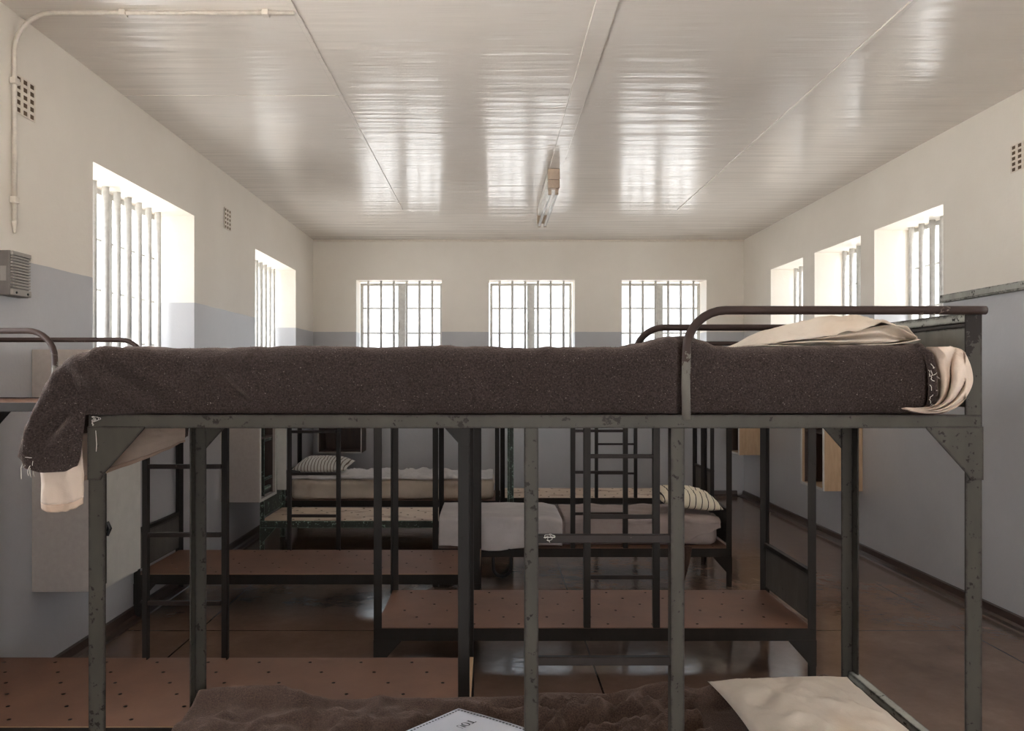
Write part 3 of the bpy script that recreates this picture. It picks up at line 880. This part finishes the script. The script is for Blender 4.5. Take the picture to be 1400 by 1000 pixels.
mb = MB(); mb.grid(pc_top, 60, 26); mb.build('case_top', PILLC, pil, smooth=True, solid=0.002)
mb = MB(); mb.grid(pc_low, 60, 16); mb.build('case_bottom', PILLC, pil, smooth=True, solid=0.002)
def pc_in(u, v):    # stuffing fold seen inside the mouth
    uu = 0.10+0.84*u
    R = along([(a,b,0) for a, b in lip], uu); Lw = along([(a,b,0) for a, b in low], uu)
    X = sx2(R[0]); zl, zb = sz2(R[1])-0.003, sz2(Lw[1])+0.003
    y = 1.712 + 0.02*math.sin(v*PI*2+u*6) + 0.012*math.sin(u*17)
    return (X-o_.x, y-o_.y, zb+(zl-zb)*v-o_.z)
mb = MB(); mb.grid(pc_in, 50, 14); mb.build('inner_fold', PILLC, pil, smooth=True)

# --- nearest bed, lower bunk
mb = soft_box(-0.815, 1.020, 1.69, 2.130, 0.248, 0.375, 0.04, amp=0.002)
tag(mb.build('mattress', MATC, smooth=True), 'cream mattress under the crumpled brown blanket on the nearest lower bunk', 'mattress', 'mattresses on the bunks')
e2 = lambda x: (x-672)/478.0
z2 = lambda y: CAMZ-(y-514)/478.0
edge = [(e2(a), z2(b)) for a, b in ((262,950),(275,943),(300,939),(345,937),(380,936.5),(405,942),(430,952),(455,957),(500,956),(520,951),(545,955),(600,955),(650,954),(700,952),(740,948),(790,948),(835,949),(865,942),(890,935),(908,932),(930,937),(955,941),(985,933),(1015,938),(1060,938),(1100,930),(1130,921),(1146,930),(1152,945))]
def zt_low(x): return lerp_list(edge, x)
def disp_low(x, y, z, k, q):
    if k in (0, 4): return 0.006*fbm(x*8, z*8, 5, 2)
    e = lerp_list(edge, x)
    back = math.exp(-((2.15-y)/0.055)**2) if k >= 2 else 0
    base = 0.432 - e
    rel = 0.45 + 0.55*max(0, min(1, (x+0.35)/0.5))
    wr = rel*(0.068*(1-abs(fbm(x*4.2+y*2.5, y*8-x*2, 2.3, 3)))**3 - 0.026) + 0.012*fbm(x*13, y*15, 1, 3)
    wr -= 0.03*math.exp(-((x+0.02)/0.22)**2-((y-1.86)/0.15)**2)
    if 0.56 < x < 1.0 and 1.66 < y < 2.10: wr = min(wr, -0.004)
    return (1-back)*(base+wr)
blk = drape(-0.836, 0.985, lambda x: 1.662, lambda x: 2.158, zt_low, lambda x: 0.262, lambda x: 0.262, 0.035, 230, 110, disp_low)
bl2 = blk.build('blanket', BLANKETB, smooth=True, solid=0.004, solid_off=0)
tag(bl2, 'crumpled brown wool blanket on the nearest lower bunk, a paper and a pillow on it', 'blanket', 'wool blankets')
fuzz('wool_fuzz', bl2, bl2, BLANKETB, 9000, 0.004, lambda c: c.z > 0.38, 5)

def soft_cushion(name, mat, c, ax, ay, th, label, cat, group=None, seed=0):
    pass
pl2 = pillow('pillow', PILLC, (0.805, 1.885, 0.508), 0.395, 0.40, 0.060, 'flat cream pillow on the brown blanket, bottom right corner', rz=0.03, tilt=(0.02,-0.02), seed=4, group='pillows')

# the sheet of paper
pap = empty('paper_sheet', (-0.09, 2.03, 0.459), 0); o_ = Vector(pap.location)
tag(pap, 'white printed page with a dotted border lying on the brown blanket', 'paper')
A_ = Vector((0.83, -0.55, 0)).normalized(); B_ = Vector((-0.70, -0.71, 0)).normalized()
Wp, Hp = 0.30, 0.23
def pp(a, b, lift=0.0):
    p = A_*a + B_*b
    z = 0.006*math.sin(a*9) - 0.02*a - 0.004 + lift
    return (p.x, p.y, z)
mb = MB(); mb.grid(lambda u, v: pp(u*Wp, v*Hp), 20, 16); mb.build('page', PAPER, pap, smooth=True, solid=0.0008)
mb = MB()
def quad(a0, a1, b0, b1): mb.add([pp(a0,b0,.0012), pp(a1,b0,.0012), pp(a1,b1,.0012), pp(a0,b1,.0012)], [(0,1,2,3)])
k = 0.009
while k < Wp-0.01:
    quad(k, k+0.0062, 0.009, 0.014); quad(k, k+0.0062, Hp-0.014, Hp-0.009); k += 0.0102
k = 0.009
while k < Hp-0.01:
    quad(0.009, 0.014, k, k+0.0062); quad(Wp-0.014, Wp-0.009, k, k+0.0062); k += 0.0102
mb.build('dotted_border', INK, pap, weld=False)
# letters T O U, reading down the left edge direction, tops towards the page's far side
mb = MB()
LA, LB, HT = 0.078, 0.046, 0.023      # text origin on the page
def lp(s_, t_): return pp(LA + t_*HT, LB + s_*HT, 0.0013)   # s along reading, t up
def lq(s0, s1, t0, t1): mb.add([lp(s0,t0), lp(s1,t0), lp(s1,t1), lp(s0,t1)], [(0,1,2,3)])
lq(0.0,0.72,0.88,1.0); lq(0.25,0.47,0.0,1.0); lq(0.2,0.52,0.0,0.05); lq(0.0,0.05,0.76,0.95); lq(0.67,0.72,0.76,0.95)
n = 24
def ell(cx, cy, a0, b0, a1, b1, t0=0, t1=2*PI):
    for i in range(n):
        p, q = t0+(t1-t0)*i/n, t0+(t1-t0)*(i+1)/n
        mb.add([lp(cx+a0*math.cos(p), cy+b0*math.sin(p)), lp(cx+a0*math.cos(q), cy+b0*math.sin(q)), lp(cx+a1*math.cos(q), cy+b1*math.sin(q)), lp(cx+a1*math.cos(p), cy+b1*math.sin(p))], [(0,1,2,3)])
ell(1.18, 0.5, 0.22, 0.42, 0.40, 0.52)
lq(1.66,1.86,0.35,1.0); lq(2.15,2.21,0.35,1.0); lq(1.62,1.92,0.95,1.0); lq(2.05,2.30,0.95,1.0); ell(1.96, 0.36, 0.17, 0.29, 0.255, 0.36, PI, 2*PI)
mb.build('lettering', INK, pap, weld=False)

# --- bed N (grey bedding)
mb = soft_box(-0.315, 1.480, 4.872, 5.355, 0.248, 0.415, 0.045, amp=0.004)
tag(mb.build('mattress', TAUPE, smooth=True), 'taupe covered mattress on the lower bunk with the striped pillow', 'mattress', 'mattresses on the bunks')
def disp_n(x, y, z, k, q):
    d = 0.006*fbm(x*6, y*7, z*7, 3)
    if k == 0: d += 0.008*math.sin(x*23+z*9)*(1-q)
    return max(-0.010, d)
blk = drape(-0.338, 0.455, lambda x: 4.800, lambda x: 5.375, lambda x: 0.450-0.018*max(0,(x-0.36)/0.095),
            lambda x: 0.268-0.035*max(0, min(1, (0.17+0.12-abs(x-0.02))/0.25)), lambda x: 0.30, 0.028, 90, 70, disp_n)
o = blk.build('bed_sheet', GREYC, smooth=True, solid=0.004)
tag(o, 'pale grey sheet folded over the left half of the bed with the striped pillow', 'sheet', 'sheets on the bunks')
# dark sheet over the right half, falling off the front corner
blk = drape(0.475, 1.49, lambda x: 4.856, lambda x: 5.375, lambda x: 0.432+0.006*math.sin(x*12),
            lambda x: lerp_list([(0.47,0.30),(0.9,0.28),(1.10,0.268),(1.22,0.268),(1.40,0.33),(1.49,0.37)], x), lambda x: 0.30, 0.03, 100, 70,
            lambda x, y, z, k, q: max(-0.008, 0.005*fbm(x*7+3, y*9, z*8, 3) + (0.010*abs(math.sin(x*16+y*20)) if k == 2 else 0.006*math.sin(x*31)*(1-q))))
o = blk.build('bed_sheet', TAUPE, smooth=True, solid=0.004)
tag(o, 'rumpled taupe sheet on the right half of the bed under the striped pillow', 'sheet', 'sheets on the bunks')
pillow('pillow', STRIPE, (1.318, 5.07, 0.522), 0.42, 0.34, 0.125, 'cream pillow with black stripes at the right end of the grey bed', rz=0.05, tilt=(0.10,0.14), seed=2, group='pillows')
# loop of black webbing under that bed
mb = MB()
U = [(0.012,4.90,0.232),(0.012,4.90,0.12)] + [(0.07-0.058*math.cos(PI*k/12), 4.90, 0.10-0.058*math.sin(PI*k/12)) for k in range(13)] + [(0.128,4.90,0.12),(0.128,4.90,0.232)]
mb.tube(U, 0.011, 8, flat=0.8)
tag(mb.build('webbing_loop', BLK, smooth=True), 'black loop of tubing hanging beneath the grey bed at its left', 'loop')
mb = MB()
mb.grid(lambda u, v: (1.235+0.050*v*(1-u*0.6)-0.03*u*u, 4.792+0.012*math.sin(v*5)-0.01*u, 0.262-0.235*u), 16, 10)
tag(mb.build('hanging_rag', BLANKETB, smooth=True, solid=0.004), 'dark rag hanging from the front edge of the grey bed, under its pillow', 'rag')

# --- bed L4 (cream mattress)
mb = soft_box(-1.80, 0.02, 6.69, 7.23, 0.248, 0.425, 0.04, n=(90,26,8), amp=0.006, ripple=0.022, seed=6)
tag(mb.build('mattress', MATC, smooth=True), 'cream rumpled mattress on the farthest left lower bunk', 'mattress', 'mattresses on the bunks')
blk = drape(-1.795, 0.015, lambda x: 6.679, lambda x: 7.242, lambda x: 0.446, lambda x: 0.432+0.004*math.sin(x*14), lambda x: 0.432, 0.008, 150, 60,
            lambda x, y, z, k, q: (max(0.0, 0.030*(1-abs(fbm(x*4.5+y*2, y*5-x, 4.4, 3)))**4 - 0.006 + 0.014*fbm(x*9, y*11, 7, 2)) if k in (1, 2, 3) else 0.002*math.sin(x*40)))
tag(blk.build('bed_sheet', WHITEC, smooth=True, solid=0.003), 'crumpled white sheet spread on the cream mattress of the farthest left bunk', 'sheet', 'sheets on the bunks')
pillow('pillow', STRIPEB, (-1.555, 6.93, 0.528), 0.50, 0.36, 0.125, 'white finely striped pillow on the farthest left bunk', rz=-0.06, tilt=(0.12,0.0), seed=8, group='pillows')

# ------------------------------------------------------------------ wall lockers
def locker(origin, rz, width, depth, z0, z1, label, side, inside, frame, door=None, shelf=True, f=0.02):
    """local: back on y=0, opening towards -y, x along the wall"""
    root = empty('wall_locker', (origin[0], origin[1], z0), rz)
    tag(root, label, 'locker', 'small lockers fixed to the walls')
    h = z1-z0; t = 0.018
    mb = MB()
    mb.box(0, t, -depth, -0.001, 0, h); mb.box(width-t, width, -depth, -0.001, 0, h)
    mb.box(t, width-t, -depth, -0.001, 0, t); mb.box(t, width-t, -depth, -0.001, h-t, h)
    mb.build('carcass', side, root, bevel=0.001)
    mb = MB(); mb.box(t, width-t, -0.012, -0.002, t, h-t)
    mb.box(t, t+0.002, -depth+0.02, -0.012, t, h-t); mb.box(width-t-0.002, width-t, -depth+0.02, -0.012, t, h-t); mb.build('lining', inside, root)
    if shelf:
        mb = MB(); mb.box(t+0.002, width-t-0.002, -depth+0.02, -0.012, h*0.52, h*0.52+0.015); mb.build('shelf', inside, root)
    mb = MB()
    mb.slab([0, f, width-f, width], [0, f, h-f, h], lambda i, j: not (i == 1 and j == 1), depth, depth+0.008, lambda u, v, w_: (u, -w_, v))
    mb.build('face_frame', frame, root, bevel=0.001)
    if door == 'closed':
        mb = MB(); mb.box(0.022, width-0.004, -depth-0.024, -depth-0.0085, 0.012, h*0.505); d = mb.build('door', LOCKW, root, bevel=0.002)
        mb = MB(); mb.tube([(0.034,-depth-0.026,h*0.255-0.03),(0.034,-depth-0.04,h*0.255),(0.034,-depth-0.026,h*0.255+0.03)], 0.008, 8)
        mb.box(0.022, 0.052, -depth-0.030, -depth-0.0235, h*0.245, h*0.275); mb.build('handle', BLK, d)
        mb = MB(); mb.box(0.0235, 0.032, -depth-0.0255, -depth-0.0238, 0.03, h*0.49); mb.build('gap_shade_strip', DARKP, d)  # dark strip painted in for the shaded gap beside the door
        mb = MB(); mb.box(0.022, width-0.004, -depth-0.022, -depth-0.0085, h*0.515, h-0.012); mb.build('door', LOCKW, root, bevel=0.002)
    elif door == 'open':
        mb = MB(); mb.box(width-0.004, width+0.012, -depth-0.012-0.07, -depth-0.010, 0.03, h-0.01); mb.build('door', LOCKW, root, bevel=0.002)
    return root
# left wall: local -y must face +x  -> rotate +90 deg; local x then runs along +y
locker((XL+0.001, 3.275, 0), PI/2, 0.36, 0.288, 0.41, 1.475, 'taupe wall locker with a closed white door and black handle', LOCKG, DARKW, LOCKW, door='closed')
locker((XL+0.001, 5.56, 0), PI/2, 0.42, 0.29, 0.415, 1.30, 'taupe open locker on the left wall behind the green bunk bed', LOCKG, DARKW, LOCKW, door='open')
# far wall: no rotation, local -y faces the camera
locker((-1.90, YB-0.001, 0), 0.0, 0.48, 0.29, 0.515, 1.30, 'dark open locker on the far wall in the left corner', DARKW, DARKW, LOCKW, f=0.010)
# right wall: local -y faces -x -> rotate -90 deg; local x runs along -y
locker((XR-0.001, 6.17, 0), -PI/2, 0.43, 0.295, 0.47, 1.30, 'tan plywood open locker on the right wall, the nearer of two', TAN, DARKW, LOCKW)
locker((XR-0.001, 8.10, 0), -PI/2, 0.36, 0.285, 0.535, 1.30, 'tan plywood open locker on the right wall, next to the far corner', TAN, DARKW, LOCKW)

# ------------------------------------------------------------------ loose threads
def tangle(name, c, spread, n, label, seed, tail=None):
    rnd = random.Random(seed); mb = MB()
    pts = []; q = Vector((0,0,0)); vel = Vector((0,0,0))
    for k in range(n*3):
        vel = vel*0.8 - q*0.06 + Vector((rnd.gauss(0,1)*spread[0]*0.13, rnd.gauss(0,1)*0.0006, rnd.gauss(0,1)*spread[1]*0.14 - spread[2]/(n*3)*0.6))
        q = q + vel
        ez = q.z/(spread[2] if q.z < 0 else spread[1])
        if (q.x/spread[0])**2 + ez*ez > 1: q = q*0.72; vel = vel*-0.4
        q.y = max(-0.002, min(0.002, q.y))
        pts.append(Vector(c) + q)
    sm = []
    for a, b in zip(pts, pts[1:]): sm += [a, a*0.5+b*0.5]
    mb.tube(sm, 0.0006, 5)
    if tail: mb.tube([Vector(c)+Vector(t) for t in tail], 0.0006, 4)
    tag(mb.build(name, THREAD, smooth=True), label, 'thread', 'loose threads')
tangle('loose_thread', ((131-672)/634.0, 1.6085, CAMZ+(514-570)/634.0), (0.010,0.006,0.040), 22, 'tangled white thread caught on the top left corner of the nearest bed', 2, tail=[(0,0,-0.03),(0.002,0,-0.06),(0.001,0,-0.075)])
tangle('loose_thread', (0.125, 1.616, 1.012), (0.014,0.007,0.014), 20, 'tuft of white thread knotted on the left end of the nearest ladder\'s rung', 5)

# ------------------------------------------------------------------ camera, light, view
cam = bpy.data.cameras.new('camera'); co = bpy.data.objects.new('camera', cam); COL.objects.link(co)
co.location = (0, 0, CAMZ); co.rotation_euler = (PI/2, 0, 0)
cam.sensor_fit = 'HORIZONTAL'; cam.sensor_width = 36.0; cam.lens = 36.0*F/1400.0
cam.shift_x = 28/1400.0; cam.shift_y = 14/1400.0
cam.clip_start = 0.05; cam.clip_end = 200
scn.camera = co

w = bpy.data.worlds.new('daylight'); scn.world = w; w.use_nodes = True
nt = w.node_tree; bg = nt.nodes['Background']
tc = nt.nodes.new('ShaderNodeTexCoord'); sp = nt.nodes.new('ShaderNodeSeparateXYZ'); rp = nt.nodes.new('ShaderNodeValToRGB')
nt.links.new(tc.outputs['Generated'], sp.inputs[0]); nt.links.new(sp.outputs['Z'], rp.inputs['Fac'])
mr = nt.nodes.new('ShaderNodeMapRange'); mr.inputs[1].default_value = -1.0; mr.inputs[2].default_value = 1.0
nt.links.new(sp.outputs['Z'], mr.inputs[0]); nt.links.new(mr.outputs[0], rp.inputs['Fac'])
e = rp.color_ramp.elements       # sun-bleached ground below, pale haze at the horizon, sky above
while len(e) < 4: e.new(0.5)
for el, (p, c) in zip(e, ((0.0,(1.0,0.965,0.925,1)), (0.46,(0.98,0.95,0.915,1)), (0.52,(0.46,0.475,0.49,1)), (1.0,(0.36,0.40,0.46,1)))):
    el.position = p; el.color = c
nt.links.new(rp.outputs['Color'], bg.inputs['Color'])
bg.inputs['Strength'].default_value = 15.0

vs = scn.view_settings
scn.display_settings.display_device = 'sRGB'
vs.view_transform = 'Standard'; vs.look = 'None'; vs.gamma = 1.0; vs.use_curve_mapping = False
vs.exposure = 1.48
scn.cycles.use_denoising = True
scn.cycles.max_bounces = 12; scn.cycles.diffuse_bounces = 7; scn.cycles.glossy_bounces = 4; scn.cycles.transparent_max_bounces = 16
scn.cycles.sample_clamp_indirect = 6.0
